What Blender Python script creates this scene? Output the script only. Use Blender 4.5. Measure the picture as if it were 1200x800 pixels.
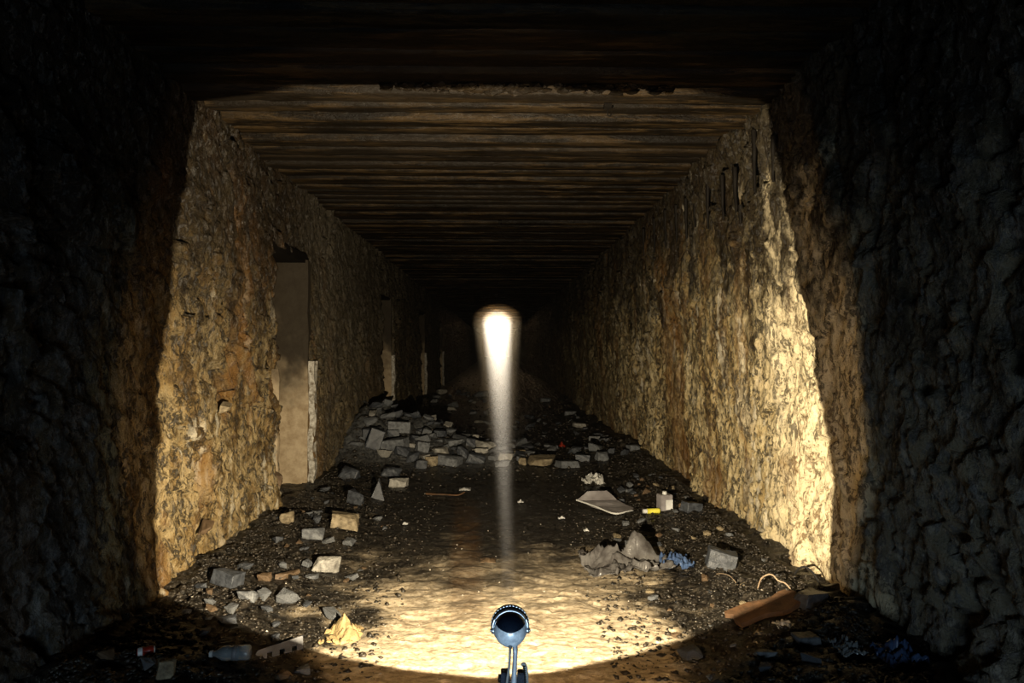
import bpy, bmesh, math, random
import numpy as np
from mathutils import Vector, Matrix

random.seed(7)
for o in list(bpy.data.objects):
    bpy.data.objects.remove(o)
S = bpy.context.scene
C = S.collection

# ------------------------------------------------------------------ camera
CAM = Vector((0.0, 0.0, 1.6))
FPX = 800.0
YAW = -math.atan(18 / FPX)
PITCH = math.atan(7 / FPX)
cd = bpy.data.cameras.new('camera')
cam = bpy.data.objects.new('camera', cd)
C.objects.link(cam)
cd.sensor_width = 36.0
cd.lens = 36.0 * FPX / 1200.0
cd.clip_start = 0.05
cd.clip_end = 400
cam.location = CAM
cam.rotation_euler = (math.pi / 2 + PITCH, 0, YAW)
S.camera = cam
CAMR = cam.rotation_euler.to_matrix()

# ------------------------------------------------------------------ view
S.view_settings.view_transform = 'Standard'
S.view_settings.look = 'None'
S.view_settings.gamma = 1.0
S.view_settings.use_curve_mapping = False
S.view_settings.exposure = 0.0

# ------------------------------------------------------------------ world: night, thin damp haze in the air
HAZE = 0.0000024
W = bpy.data.worlds.new('night')
S.world = W
W.use_nodes = True
wn = W.node_tree
wn.nodes['Background'].inputs['Color'].default_value = (0.3, 0.4, 0.5, 1)
wn.nodes['Background'].inputs['Strength'].default_value = 0.0
vs = wn.nodes.new('ShaderNodeVolumeScatter')
vs.inputs['Color'].default_value = (0.95, 0.95, 0.95, 1)
vs.inputs['Density'].default_value = HAZE
vs.inputs['Anisotropy'].default_value = -0.945
wn.links.new(vs.outputs[0], wn.nodes['World Output'].inputs['Volume'])

# ------------------------------------------------------------------ cool light low in the tunnel behind the photographer
ad = bpy.data.lights.new('cool_light', 'AREA')
ad.shape = 'RECTANGLE'
ad.size = 1.6
ad.size_y = 0.5
ad.energy = 100.0
ad.color = (0.62, 0.82, 1.0)
ao = bpy.data.objects.new('cool_light', ad)
C.objects.link(ao)
ao.location = (0, -1.6, 0.45)
ao.rotation_euler = (math.radians(88), 0, 0)

# the headlamp's light: (half angle deg, blend, energy, colour); the spots sit in front of its lens
FLOOD = (52.0, 0.02, 3000.0, (1.0, 0.84, 0.58))
SPILL = (48.0, 0.10, 190.0, (1.0, 0.62, 0.28))
BEAM = (1.5, 1.0, 14000000.0, (1.0, 0.88, 0.70))
HALO = (2.3, 1.0, 1500000.0, (1.0, 0.74, 0.42))
# opening of an added mask shaping the light's edge, as slopes from the bulb
LIGHT_MASK = [(-.875, -.10), (-.87, -.32), (-.70, -.41), (-.49, -.495), (-.29, -.54), (-.05, -.572), (.16, -.55), (.37, -.50), (.5, -.455), (.70, -.36), (.84, -.29), (.855, -.02),
        (.80, .254), (.728, .544), (.66, .75), (.62, .86), (.43, .895), (.02, .925), (-.49, .895), (-.70, .83), (-.735, .75), (-.80, .51), (-.85, .21)]
TILT_FLOOD = math.radians(6.0)
TILT_BEAM = math.radians(3.4)

# ------------------------------------------------------------------ noise
_r = np.random.default_rng(11)
PERM = _r.permutation(4096)
RND = _r.random(4096)
RND2 = _r.random(4096)
RND3 = _r.random(4096)


def hsh(i, j, k=0):
    return PERM[(PERM[(PERM[(i + 977 * k) & 4095] + j) & 4095] + k) & 4095]


def vnoise(x, y, k=0):
    x = np.asarray(x, float); y = np.asarray(y, float)
    i = np.floor(x).astype(int); j = np.floor(y).astype(int)
    u = x - i; v = y - j
    u = u * u * u * (u * (u * 6 - 15) + 10); v = v * v * v * (v * (v * 6 - 15) + 10)
    a = RND[hsh(i, j, k)]; b = RND[hsh(i + 1, j, k)]
    c = RND[hsh(i, j + 1, k)]; d = RND[hsh(i + 1, j + 1, k)]
    return (a * (1 - u) + b * u) * (1 - v) + (c * (1 - u) + d * u) * v - 0.5


def fbm(x, y, k=0, octv=4, gain=0.5):
    s = 0; a = 1.0
    for o in range(octv):
        s = s + a * vnoise(x * 2 ** o + 13.7 * o, y * 2 ** o + 7.3 * o, k + o)
        a *= gain
    return s


def chips(x, y, k=0, tilt=0.6):
    """faceted stone: every cell has its own level and its own tilted face"""
    x = np.asarray(x, float); y = np.asarray(y, float)
    i0 = np.floor(x).astype(int); j0 = np.floor(y).astype(int)
    best = np.full(x.shape, 9.0); sec = np.full(x.shape, 9.0); val = np.zeros(x.shape)
    for di in (-1, 0, 1):
        for dj in (-1, 0, 1):
            h = hsh(i0 + di, j0 + dj, k)
            dx = x - (i0 + di + RND[h]); dy = y - (j0 + dj + RND2[h])
            d = dx * dx + dy * dy
            v = RND3[h] - 0.5 + tilt * ((RND[(h * 7 + 3) & 4095] - 0.5) * dx + (RND2[(h * 5 + 1) & 4095] - 0.5) * dy) * 2
            m = d < best
            sec = np.where(m, best, np.minimum(sec, d))
            val = np.where(m, v, val)
            best = np.where(m, d, best)
    edge = np.sqrt(sec) - np.sqrt(best)
    return val, edge


def sstep(a, b, x):
    t = np.clip((x - a) / (b - a), 0, 1)
    return t * t * (3 - 2 * t)


# ------------------------------------------------------------------ tunnel section
CEIL = 3.36
Y0, Y1 = -7.0, 110.0


def xl(z):
    return -2.02 - 0.03 * z


def xr(z):
    return 2.08 - 0.045 * z


def floor_z(x, y):
    x = np.asarray(x, float); y = np.asarray(y, float)
    w = 0.25 * fbm(x * 0 + 3.1, y * 0.6, 40, 3)
    bl = sstep(0.9 + w, 2.05, -x); br = sstep(1.05 + w, 2.1, x)
    n = fbm(x * 2.2, y * 2.2, 3, 4)
    z = 0.13 * bl * (1 + 0.6 * n) + 0.13 * br * (1 + 0.6 * n)
    # rubble mound that runs out from the left wall towards the middle
    ridge = np.exp(-((y - 9.9 + 0.25 * x) / 1.1) ** 2)
    ext = sstep(0.9, -1.9, x)
    z = z + ridge * (0.50 * ext ** 1.1 + 0.05) * (1 + 0.5 * n)
    # shallow ridge on the right
    z = z + 0.05 * np.exp(-((y - 10.0) / 0.8) ** 2) * sstep(0.2, 1.5, x)
    z = z + 0.012 * n
    return z


def floor_fine(x, y):
    a = 0.011 * fbm(x * 5, y * 11, 21, 4, 0.62)
    v, e = chips(x * 9 + 0.6 * fbm(x * 5, y * 5, 5, 2), y * 11, 31, 0.7)
    side = sstep(0.7, 1.6, np.abs(x + 0.05)) + sstep(6, 9, y) * 0.4
    return a + v * (0.009 + 0.020 * np.clip(side, 0, 1))


def ray(px, py):
    return (CAMR @ Vector(((px - 600) / FPX, -(py - 400) / FPX, -1))).normalized()


def at(px, py):
    """the point of the ground seen at a pixel"""
    d = ray(px, py)
    t = 2.0
    for _ in range(4000):
        p = CAM + d * t
        if p.z < float(floor_z(p.x, p.y)):
            break
        t += 0.01
    return Vector((p.x, p.y, float(floor_z(p.x, p.y))))


# ------------------------------------------------------------------ materials
class NT:
    def __init__(self, name):
        self.m = bpy.data.materials.new(name)
        self.m.use_nodes = True
        self.t = self.m.node_tree
        self.b = self.t.nodes['Principled BSDF']
        self.out = self.t.nodes['Material Output']

    def n(self, ty, **kw):
        nd = self.t.nodes.new(ty)
        for k, v in kw.items():
            if k.startswith('i_'):
                nd.inputs[k[2:].replace('_', ' ')].default_value = v
            else:
                setattr(nd, k, v)
        return nd

    def l(self, a, b):
        self.t.links.new(a, b)

    def pos(self, scale=(1, 1, 1), rot=(0, 0, 0), obj=False):
        if obj:
            g = self.n('ShaderNodeTexCoord').outputs['Object']
        else:
            g = self.n('ShaderNodeNewGeometry').outputs['Position']
        mp = self.n('ShaderNodeMapping')
        mp.inputs['Scale'].default_value = scale
        mp.inputs['Rotation'].default_value = rot
        self.l(g, mp.inputs['Vector'])
        return mp.outputs[0]

    def noise(self, vec, scale, detail=5, rough=0.6, dist=0.0):
        nd = self.n('ShaderNodeTexNoise')
        nd.inputs['Scale'].default_value = scale
        nd.inputs['Detail'].default_value = detail
        nd.inputs['Roughness'].default_value = rough
        nd.inputs['Distortion'].default_value = dist
        self.l(vec, nd.inputs['Vector'])
        return nd.outputs['Fac']

    def ramp(self, fac, stops):
        r = self.n('ShaderNodeValToRGB')
        e = r.color_ramp.elements
        while len(e) < len(stops):
            e.new(0.5)
        for el, (p, c) in zip(e, stops):
            el.position = p
            el.color = (c[0], c[1], c[2], 1) if not isinstance(c, (int, float)) else (c, c, c, 1)
        self.l(fac, r.inputs['Fac'])
        return r.outputs['Color']

    def mix(self, fac, a, b, mode='MIX'):
        m = self.n('ShaderNodeMix', data_type='RGBA', blend_type=mode)
        for s, v in ((m.inputs[0], fac), (m.inputs[6], a), (m.inputs[7], b)):
            if hasattr(v, 'node'):
                self.l(v, s)
            elif isinstance(v, (int, float)):
                s.default_value = v
            else:
                s.default_value = (v[0], v[1], v[2], 1)
        return m.outputs[2]

    def math(self, op, a, b=0.0, c=0.0):
        m = self.n('ShaderNodeMath', operation=op)
        for s, v in zip(m.inputs, (a, b, c)):
            if hasattr(v, 'node'):
                self.l(v, s)
            else:
                s.default_value = v
        return m.outputs[0]

    def xyz(self):
        s = self.n('ShaderNodeSeparateXYZ')
        self.l(self.n('ShaderNodeNewGeometry').outputs['Position'], s.inputs[0])
        return s.outputs

    def rng(self, v, a, b, c=0.0, d=1.0):
        m = self.n('ShaderNodeMapRange', interpolation_type='SMOOTHSTEP')
        self.l(v, m.inputs[0])
        for i, q in zip((1, 2, 3, 4), (a, b, c, d)):
            m.inputs[i].default_value = q
        return m.outputs[0]

    def col(self, c):
        if hasattr(c, 'node'):
            self.l(c, self.b.inputs['Base Color'])
        else:
            self.b.inputs['Base Color'].default_value = (c[0], c[1], c[2], 1)
        return self

    def bump(self, h, strength=0.5, dist=0.01):
        b = self.n('ShaderNodeBump')
        b.inputs['Strength'].default_value = strength
        b.inputs['Distance'].default_value = dist
        self.l(h, b.inputs['Height'])
        self.l(b.outputs[0], self.b.inputs['Normal'])
        return self

    def set(self, **kw):
        for k, v in kw.items():
            s = self.b.inputs[k.replace('_', ' ')]
            if hasattr(v, 'node'):
                self.l(v, s)
            else:
                s.default_value = v
        return self


def wall_mat(name, light, mid, dark, soot_shade_lo, soot_shade_hi, far_dark, cream=None):
    m = NT(name)
    x, y, z = m.xyz()
    p = m.pos()
    ps = m.pos((1, 1.0, 0.42), (math.radians(-18), 0, 0))
    n1 = m.noise(ps, 3.2, 7, 0.7, 0.3)
    n2 = m.noise(ps, 15, 6, 0.75, 0.4)
    n3 = m.noise(p, 1.1, 4, 0.6)
    n4 = m.noise(m.pos((1, 1, 0.12)), 9, 5, 0.65)
    n5 = m.noise(ps, 34, 4, 0.7, 0.2)
    base = m.ramp(n1, [(0.41, dark), (0.47, mid), (0.53, light), (0.61, mid)])
    # black pits and scabs
    pit = m.math('MULTIPLY', m.rng(n2, 0.485, 0.535), m.rng(n5, 0.42, 0.49))
    base = m.mix(m.math('MULTIPLY', pit, 0.9), base, (0.012, 0.009, 0.005))
    # lime bloom running down in streaks
    bloom = m.math('MULTIPLY', m.rng(n4, 0.54, 0.60), m.rng(n3, 0.46, 0.56))
    base = m.mix(m.math('MULTIPLY', bloom, 0.75), base, (0.26, 0.235, 0.18))
    # rusty seep patches
    base = m.mix(m.math('MULTIPLY', m.rng(m.noise(m.pos((1, 1, .3)), 1.7, 3), 0.51, 0.60), 0.6), base, (0.085, 0.042, 0.012))
    if cream:
        # cream render; the lamp's bright near edge is put into its colour
        cm = m.math('ADD', y, m.math('MULTIPLY', m.math('SUBTRACT', n1, 0.5), 5.0))
        cm = m.math('MULTIPLY', m.rng(cm, 5.6, 4.5), m.math('SUBTRACT', 1.0, m.math('MULTIPLY', pit, 0.8)))
        base = m.mix(m.math('MULTIPLY', cm, 0.8), base, cream)
    # bare grey rock on the near right wall; on the left, shade put into the colour
    rock_shade = m.rng(m.math('ADD', y, m.math('MULTIPLY', m.math('SUBTRACT', n1, 0.5), 0.6)), 3.75, 3.5)
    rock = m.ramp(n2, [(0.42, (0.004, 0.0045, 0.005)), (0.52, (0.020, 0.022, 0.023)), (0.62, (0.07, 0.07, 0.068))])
    base = m.mix(m.math('MULTIPLY', rock_shade, 0.8), base, rock)
    # soot thick under the roof, also shading the upper walls by colour
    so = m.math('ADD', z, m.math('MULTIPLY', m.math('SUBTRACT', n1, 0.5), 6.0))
    soot = m.rng(so, soot_shade_lo, soot_shade_hi)  # soot, and shade on the upper walls
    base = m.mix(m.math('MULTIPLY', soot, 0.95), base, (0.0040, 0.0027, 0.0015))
    fs = m.math('MULTIPLY', m.rng(y, far_dark[0], far_dark[1]), far_dark[2])  # wall colour darkens farther down the tunnel
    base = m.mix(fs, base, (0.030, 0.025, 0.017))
    m.col(base)
    m.set(Roughness=m.rng(n2, 0.35, 0.7, 0.35, 0.8), Specular_IOR_Level=m.rng(n5, 0.53, 0.60, 0.05, 0.40))
    h = m.math('ADD', m.math('MULTIPLY', n2, 0.7), m.math('MULTIPLY', m.noise(p, 45, 5, 0.7), 0.5))
    m.bump(h, 1.0, 0.045)
    return m.m


M = {}
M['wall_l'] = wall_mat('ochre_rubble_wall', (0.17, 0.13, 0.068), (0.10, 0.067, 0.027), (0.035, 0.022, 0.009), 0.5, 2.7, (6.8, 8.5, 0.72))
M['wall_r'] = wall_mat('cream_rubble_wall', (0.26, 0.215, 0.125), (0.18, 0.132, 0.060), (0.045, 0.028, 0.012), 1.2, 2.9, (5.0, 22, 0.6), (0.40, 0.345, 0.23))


def floor_mat():
    m = NT('wet_mud')
    x, y, z = m.xyz()
    p = m.pos()
    n1 = m.noise(p, 2.0, 5, 0.6, 0.2)
    n2 = m.noise(m.pos((1, 1.5, 1)), 22, 5, 0.7)
    n3 = m.noise(p, 90, 3, 0.7)
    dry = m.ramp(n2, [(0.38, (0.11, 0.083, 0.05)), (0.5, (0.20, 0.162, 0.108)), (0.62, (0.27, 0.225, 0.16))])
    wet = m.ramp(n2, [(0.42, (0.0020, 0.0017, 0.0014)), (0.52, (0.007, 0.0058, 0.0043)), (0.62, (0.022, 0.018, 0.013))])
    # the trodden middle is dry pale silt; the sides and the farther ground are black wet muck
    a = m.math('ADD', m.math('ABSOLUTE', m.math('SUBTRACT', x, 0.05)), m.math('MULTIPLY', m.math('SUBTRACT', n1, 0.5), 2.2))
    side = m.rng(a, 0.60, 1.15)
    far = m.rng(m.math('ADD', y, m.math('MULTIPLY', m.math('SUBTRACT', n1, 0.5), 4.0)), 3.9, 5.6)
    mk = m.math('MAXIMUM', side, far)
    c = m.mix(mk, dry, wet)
    # grey stone dust over the rubble mound
    md = m.math('MULTIPLY', m.math('MULTIPLY', m.rng(y, 8.3, 9.2), m.rng(y, 11.4, 10.4)), m.rng(x, 0.7, -0.2))
    c = m.mix(m.math('MULTIPLY', md, 0.8), c, m.ramp(n2, [(0.4, (0.012, 0.0125, 0.013)), (0.6, (0.06, 0.062, 0.062))]))
    # pale grit flecks
    c = m.mix(m.math('MULTIPLY', m.rng(n3, 0.60, 0.66), 0.6), c, (0.18, 0.17, 0.15))
    # a long brown shadow streak left of the middle, put into the colour
    st = m.math('ABSOLUTE', m.math('ADD', m.math('ADD', x, 0.20), m.math('MULTIPLY', m.math('SUBTRACT', y, 4.5), 0.045)))
    shade_mask = m.math('MULTIPLY', m.rng(st, 0.16, 0.06), m.math('MULTIPLY', m.rng(y, 3.7, 4.3), m.rng(y, 7.6, 6.2)))
    c = m.mix(m.math('MULTIPLY', shade_mask, 0.55), c, (0.03, 0.015, 0.005))
    m.col(c)
    m.set(Roughness=m.math('ADD', m.math('MULTIPLY', mk, -0.36), m.rng(n2, 0.3, 0.7, 0.62, 0.85)), Specular_IOR_Level=0.25)
    h = m.math('ADD', m.math('MULTIPLY', n2, 0.8), m.math('MULTIPLY', n3, 0.35))
    m.bump(h, 0.5, 0.02)
    return m.m


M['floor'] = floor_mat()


def rib_mat():
    m = NT('sooty_ceiling_rib')
    p = m.pos((0.22, 2.2, 2.2))
    n1 = m.noise(p, 6, 6, 0.7, 0.3)
    n2 = m.noise(m.pos((0.5, 1, 1)), 30, 4, 0.7)
    n3 = m.noise(m.pos((0.5, .8, 1)), 1.3, 3)
    c = m.ramp(n1, [(0.40, (0.002, 0.0014, 0.0008)), (0.50, (0.0035, 0.0023, 0.0011)), (0.58, (0.017, 0.0105, 0.0042)), (0.66, (0.006, 0.004, 0.002))])
    c = m.mix(m.math('MULTIPLY', m.rng(n3, 0.45, 0.65), 0.7), c, (0.006, 0.0045, 0.003))
    m.col(c)
    m.set(Roughness=m.rng(n2, 0.3, 0.7, 0.4, 0.7), Specular_IOR_Level=0.06)
    m.bump(m.math('ADD', n2, n1), 0.8, 0.015)
    return m.m


M['rib'] = rib_mat()


ALB = 0.38


def plain(name, c, c2=None, scale=12.0, rough=0.6, bump=0.5, bdist=0.01, metal=0.0, obj=True, **kw):
    m = NT(name)
    c = tuple(v * ALB for v in c) if not metal else c
    if c2 is not None and not metal:
        c2 = tuple(v * ALB for v in c2)
    if c2 is None:
        c2 = tuple(v * 0.6 for v in c)
    n = m.noise(m.pos(obj=obj), scale, 5, 0.65)
    m.col(m.ramp(n, [(0.35, c2), (0.65, c)]))
    m.set(Roughness=rough, Metallic=metal, **kw)
    if 'Specular_IOR_Level' not in kw and not metal:
        m.set(Specular_IOR_Level=0.2)
    if bump:
        m.bump(m.noise(m.pos(obj=obj), scale * 3, 4, 0.65), bump, bdist)
    return m.m


M['soot'] = plain('soot_black', (0.012, 0.010, 0.008), None, 6, Specular_IOR_Level=0.03)
M['jamb'] = None


def jamb_mat():
    m = NT('niche_concrete')
    x, y, z = m.xyz()
    n = m.noise(m.pos(), 9, 6, 0.7)
    n2 = m.noise(m.pos(), 1.6, 4, 0.6)
    c = m.ramp(n, [(0.3, (0.10, 0.072, 0.042)), (0.6, (0.17, 0.135, 0.088))])
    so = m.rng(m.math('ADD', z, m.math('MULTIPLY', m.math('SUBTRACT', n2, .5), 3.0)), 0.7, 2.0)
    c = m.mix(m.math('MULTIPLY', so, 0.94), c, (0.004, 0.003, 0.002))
    m.col(c).set(Roughness=0.8, Specular_IOR_Level=0.08)
    m.bump(m.noise(m.pos(), 40, 4), 0.5, 0.01)
    return m.m


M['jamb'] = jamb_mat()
M['white'] = plain('lit_edge_white', (0.60, 0.57, 0.50), (0.14, 0.11, 0.07), 26, 0.8, obj=False)
M['st_grey'] = plain('grey_stone', (0.20, 0.21, 0.22), (0.06, 0.063, 0.068), 22, 0.55, 0.6)
M['st_dark'] = plain('dark_slate', (0.08, 0.087, 0.10), (0.025, 0.028, 0.033), 22, 0.45, 0.5)
M['st_pale'] = plain('pale_limestone', (0.46, 0.44, 0.39), (0.16, 0.15, 0.13), 22, 0.7, 0.6)
M['st_tan'] = plain('tan_sandstone', (0.36, 0.29, 0.18), (0.12, 0.09, 0.05), 22, 0.7, 0.6)
M['st_brown'] = plain('brown_stone', (0.17, 0.11, 0.06), (0.08, 0.05, 0.025), 9, 0.6, 0.6)
M['brick'] = plain('red_brick', (0.42, 0.16, 0.09), (0.22, 0.09, 0.05), 14, 0.8, 0.5)
M['mud_yellow'] = plain('yellow_clay', (0.50, 0.37, 0.17), (0.24, 0.16, 0.07), 11, 0.8, 0.8, 0.02)
M['gravel_d'] = plain('dark_gravel', (0.055, 0.043, 0.029), (0.010, 0.009, 0.007), 22, 0.45, 0.4, obj=False)
M['gravel_p'] = plain('pale_grit', (0.55, 0.51, 0.43), (0.30, 0.26, 0.20), 22, 0.6, 0.3, obj=False)
M['sheet'] = plain('grey_plastic_sheet', (0.15, 0.145, 0.14), (0.045, 0.04, 0.038), 7, 0.32, 0.5)
M['board_grey'] = plain('grey_card', (0.36, 0.34, 0.34), (0.20, 0.18, 0.18), 5, 0.4, 0.2)
M['wht'] = plain('white_plastic', (0.80, 0.80, 0.78), (0.55, 0.55, 0.52), 8, 0.4, 0.1)
M['yellow'] = plain('yellow_plastic', (0.85, 0.78, 0.10), (0.62, 0.55, 0.05), 8, 0.4, 0.1)
M['red'] = plain('red_print', (0.42, 0.04, 0.02), (0.20, 0.02, 0.01), 8, 0.35, 0.1)
M['blue'] = plain('blue_plastic', (0.07, 0.12, 0.24), (0.03, 0.05, 0.11), 8, 0.3, 0.3)
M['clear'] = plain('dirty_clear_plastic', (0.55, 0.60, 0.62), (0.35, 0.38, 0.38), 10, 0.15, 0.2, Transmission_Weight=0.6)
M['cable'] = plain('pale_cable', (0.40, 0.30, 0.20), (0.24, 0.17, 0.11), 20, 0.5, 0.1)
M['cable_k'] = plain('black_cable', (0.03, 0.03, 0.03), None, 20, 0.4, 0.1)
M['wood'] = plain('rotten_wood', (0.15, 0.075, 0.032), (0.05, 0.028, 0.014), 10, 0.7, 0.6)
M['chrome'] = plain('worn_chrome', (0.80, 0.86, 0.92), (0.62, 0.68, 0.74), 25, 0.38, 0.15, 0.001, 1.0)
M['navy'] = plain('dark_blue_enamel', (0.010, 0.018, 0.035), (0.006, 0.010, 0.02), 25, 0.22, 0.05, 0.001, 0.3)
M['black'] = plain('black_bezel', (0.012, 0.012, 0.014), None, 25, 0.35, 0.1, 0.001)
M['alu'] = plain('cast_aluminium', (0.55, 0.60, 0.66), (0.38, 0.42, 0.47), 40, 0.4, 0.2, 0.001, 0.2)
M['silver'] = plain('silver_paint', (0.80, 0.88, 0.95), (0.45, 0.52, 0.60), 60, 0.3, 0.1, 0.001, 0.15)
M['tin'] = plain('tin_grey', (0.24, 0.24, 0.25), (0.10, 0.10, 0.10), 10, 0.5, 0.2)
lm = NT('lit_lens')
lm.col((0.9, 0.85, 0.7)).set(Roughness=0.15, Emission_Color=(1, 0.85, 0.6, 1), Emission_Strength=6.0)
M['lens'] = lm.m


# ------------------------------------------------------------------ helpers
def link(name, me, mat, parent=None, smooth=False):
    o = bpy.data.objects.new(name, me)
    C.objects.link(o)
    if mat is not None and not me.materials:
        me.materials.append(mat)
    if smooth:
        me.polygons.foreach_set('use_smooth', np.ones(len(me.polygons), bool))
    if parent is not None:
        o.parent = parent
    return o


def tag(o, label, cat, group=None, kind=None):
    if label: o['label'] = label
    if cat: o['category'] = cat
    if group: o['group'] = group
    if kind: o['kind'] = kind
    return o


def empty(name, loc, rz=0.0):
    o = bpy.data.objects.new(name, None)
    C.objects.link(o)
    o.empty_display_size = 0.05
    o.location = loc
    o.rotation_euler = (0, 0, rz)
    return o


def grid_mesh(name, P):
    """P: (n, m, 3) array"""
    n, m = P.shape[:2]
    me = bpy.data.meshes.new(name)
    idx = np.arange(n * m).reshape(n, m)
    q = np.stack([idx[:-1, :-1], idx[1:, :-1], idx[1:, 1:], idx[:-1, 1:]], -1).reshape(-1, 4)
    me.vertices.add(n * m)
    me.vertices.foreach_set('co', P.reshape(-1).astype(np.float32))
    me.loops.add(q.size)
    me.loops.foreach_set('vertex_index', q.reshape(-1).astype(np.int32))
    me.polygons.add(len(q))
    me.polygons.foreach_set('loop_start', (np.arange(len(q)) * 4).astype(np.int32))
    me.update(calc_edges=True)
    me.validate()
    return me


def bm_mesh(name, bm):
    me = bpy.data.meshes.new(name)
    bmesh.ops.recalc_face_normals(bm, faces=bm.faces)
    bm.to_mesh(me)
    bm.free()
    return me


def add_box(bm, c, s, rot=None):
    r = bmesh.ops.create_cube(bm, size=1.0)
    mt = Matrix.Translation(c) @ (rot.to_4x4() if rot else Matrix()) @ Matrix.Diagonal((s[0], s[1], s[2], 1))
    bmesh.ops.transform(bm, matrix=mt, verts=r['verts'])
    return r['verts']


def add_cyl(bm, a, b, r1, r2=None, seg=16):
    a = Vector(a); b = Vector(b)
    d = b - a
    q = d.to_track_quat('Z', 'Y').to_matrix().to_4x4()
    r = bmesh.ops.create_cone(bm, cap_ends=True, segments=seg, radius1=r1, radius2=r1 if r2 is None else r2, depth=d.length)
    bmesh.ops.transform(bm, matrix=Matrix.Translation((a + b) / 2) @ q, verts=r['verts'])
    return r['verts']


def tube(pts, r, seg=8):
    """round tube along a smoothed polyline"""
    P = [Vector(p) for p in pts]
    out = []
    for i in range(len(P) - 1):
        p0 = P[max(i - 1, 0)]; p1 = P[i]; p2 = P[i + 1]; p3 = P[min(i + 2, len(P) - 1)]
        for k in range(6):
            t = k / 6
            out.append(0.5 * ((2 * p1) + (-p0 + p2) * t + (2 * p0 - 5 * p1 + 4 * p2 - p3) * t * t + (-p0 + 3 * p1 - 3 * p2 + p3) * t ** 3))
    out.append(P[-1])
    bm = bmesh.new()
    rings = []
    for i, p in enumerate(out):
        d = (out[min(i + 1, len(out) - 1)] - out[max(i - 1, 0)]).normalized()
        u = d.orthogonal().normalized() if i == 0 else (u - d * u.dot(d)).normalized()
        v = d.cross(u)
        rr = r(i / (len(out) - 1)) if callable(r) else r
        rings.append([bm.verts.new(p + (u * math.cos(a) + v * math.sin(a)) * rr) for a in [2 * math.pi * k / seg for k in range(seg)]])
    for a, b in zip(rings, rings[1:]):
        for k in range(seg):
            bm.faces.new((a[k], a[(k + 1) % seg], b[(k + 1) % seg], b[k]))
    bm.faces.new(rings[0]); bm.faces.new(rings[-1])
    return bm


def lathe(prof, seg=32, axis='Y', keep=None):
    """profile [(along, radius)] turned round an axis; keep(vec) filters faces by their centre"""
    bm = bmesh.new()
    rings = []
    for a, r in prof:
        ring = []
        for k in range(seg):
            t = 2 * math.pi * k / seg
            c, s = r * math.cos(t), r * math.sin(t)
            co = (c, a, s) if axis == 'Y' else ((c, s, a) if axis == 'Z' else (a, c, s))
            ring.append(bm.verts.new(co))
        rings.append(ring)
    for A, B in zip(rings, rings[1:]):
        for k in range(seg):
            bm.faces.new((A[k], A[(k + 1) % seg], B[(k + 1) % seg], B[k]))
    bmesh.ops.remove_doubles(bm, verts=bm.verts, dist=1e-5)
    if keep:
        bmesh.ops.delete(bm, geom=[f for f in bm.faces if not keep(f.calc_center_median())], context='FACES')
    return bm


def rock_mesh(rs, s, blocky=0.3, n=26):
    """angular broken stone, base at z = 0, size s"""
    bm = bmesh.new()
    for i in range(n):
        v = np.array([rs.uniform(-1, 1) for _ in range(3)])
        if blocky > rs.random():
            v = np.sign(v) * np.array([rs.uniform(0.8, 1) for _ in range(3)])
        else:
            v = v / np.linalg.norm(v) * rs.uniform(0.9, 1.02)
        bm.verts.new(Vector(v))
    r = bmesh.ops.convex_hull(bm, input=bm.verts)
    junk = [g for g in r['geom_interior'] if isinstance(g, bmesh.types.BMVert)]
    if junk:
        bmesh.ops.delete(bm, geom=junk, context='VERTS')
    loose = [v for v in bm.verts if not v.link_faces]
    if loose:
        bmesh.ops.delete(bm, geom=loose, context='VERTS')
    lo = [min(v.co[i] for v in bm.verts) for i in range(3)]
    hi = [max(v.co[i] for v in bm.verts) for i in range(3)]
    for v in bm.verts:
        v.co = Vector(((v.co[0] - (lo[0] + hi[0]) / 2) / (hi[0] - lo[0]) * s[0],
                       (v.co[1] - (lo[1] + hi[1]) / 2) / (hi[1] - lo[1]) * s[1],
                       (v.co[2] - lo[2]) / (hi[2] - lo[2]) * s[2]))
    big = max(s)
    bmesh.ops.dissolve_limit(bm, angle_limit=math.radians(12), verts=bm.verts, edges=bm.edges)
    bmesh.ops.bevel(bm, geom=list(bm.edges), offset=0.035 * big, segments=1, affect='EDGES', clamp_overlap=True)
    bmesh.ops.triangulate(bm, faces=[f for f in bm.faces if len(f.verts) > 4])
    bmesh.ops.subdivide_edges(bm, edges=[e for e in bm.edges if e.calc_length() > 0.16 * big], cuts=2, use_grid_fill=True)
    sd = rs.random() * 50
    bm.normal_update()
    for v in bm.verts:
        q = v.co / big * 4
        dsp = float(vnoise(q.x + q.z + sd, q.y - q.z + sd, 7)) + 0.6 * float(vnoise(q.x * 2.3 + q.z + sd, q.y * 2.3 + q.z * 1.7, 9))
        v.co += v.normal * dsp * 0.09 * min(s)
    zmin = min(v.co.z for v in bm.verts)
    for v in bm.verts:
        v.co.z -= zmin
    return bm_mesh('stone', bm)


# ------------------------------------------------------------------ setting
def wall_depths():
    ys = list(np.arange(Y0, 1.8, 0.12)) + list(np.arange(1.8, 9.0, 0.0155))
    y = 9.0
    while y < Y1:
        ys.append(y)
        y += max(0.0155, 0.42 * y * y / 1640)
    ys.append(Y1)
    return np.array(ys)


NICHES = [(6.46, 7.56), (12.4, 13.5), (18.6, 19.7), (25.0, 26.1)]
NICHE_TOP = 2.56


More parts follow.
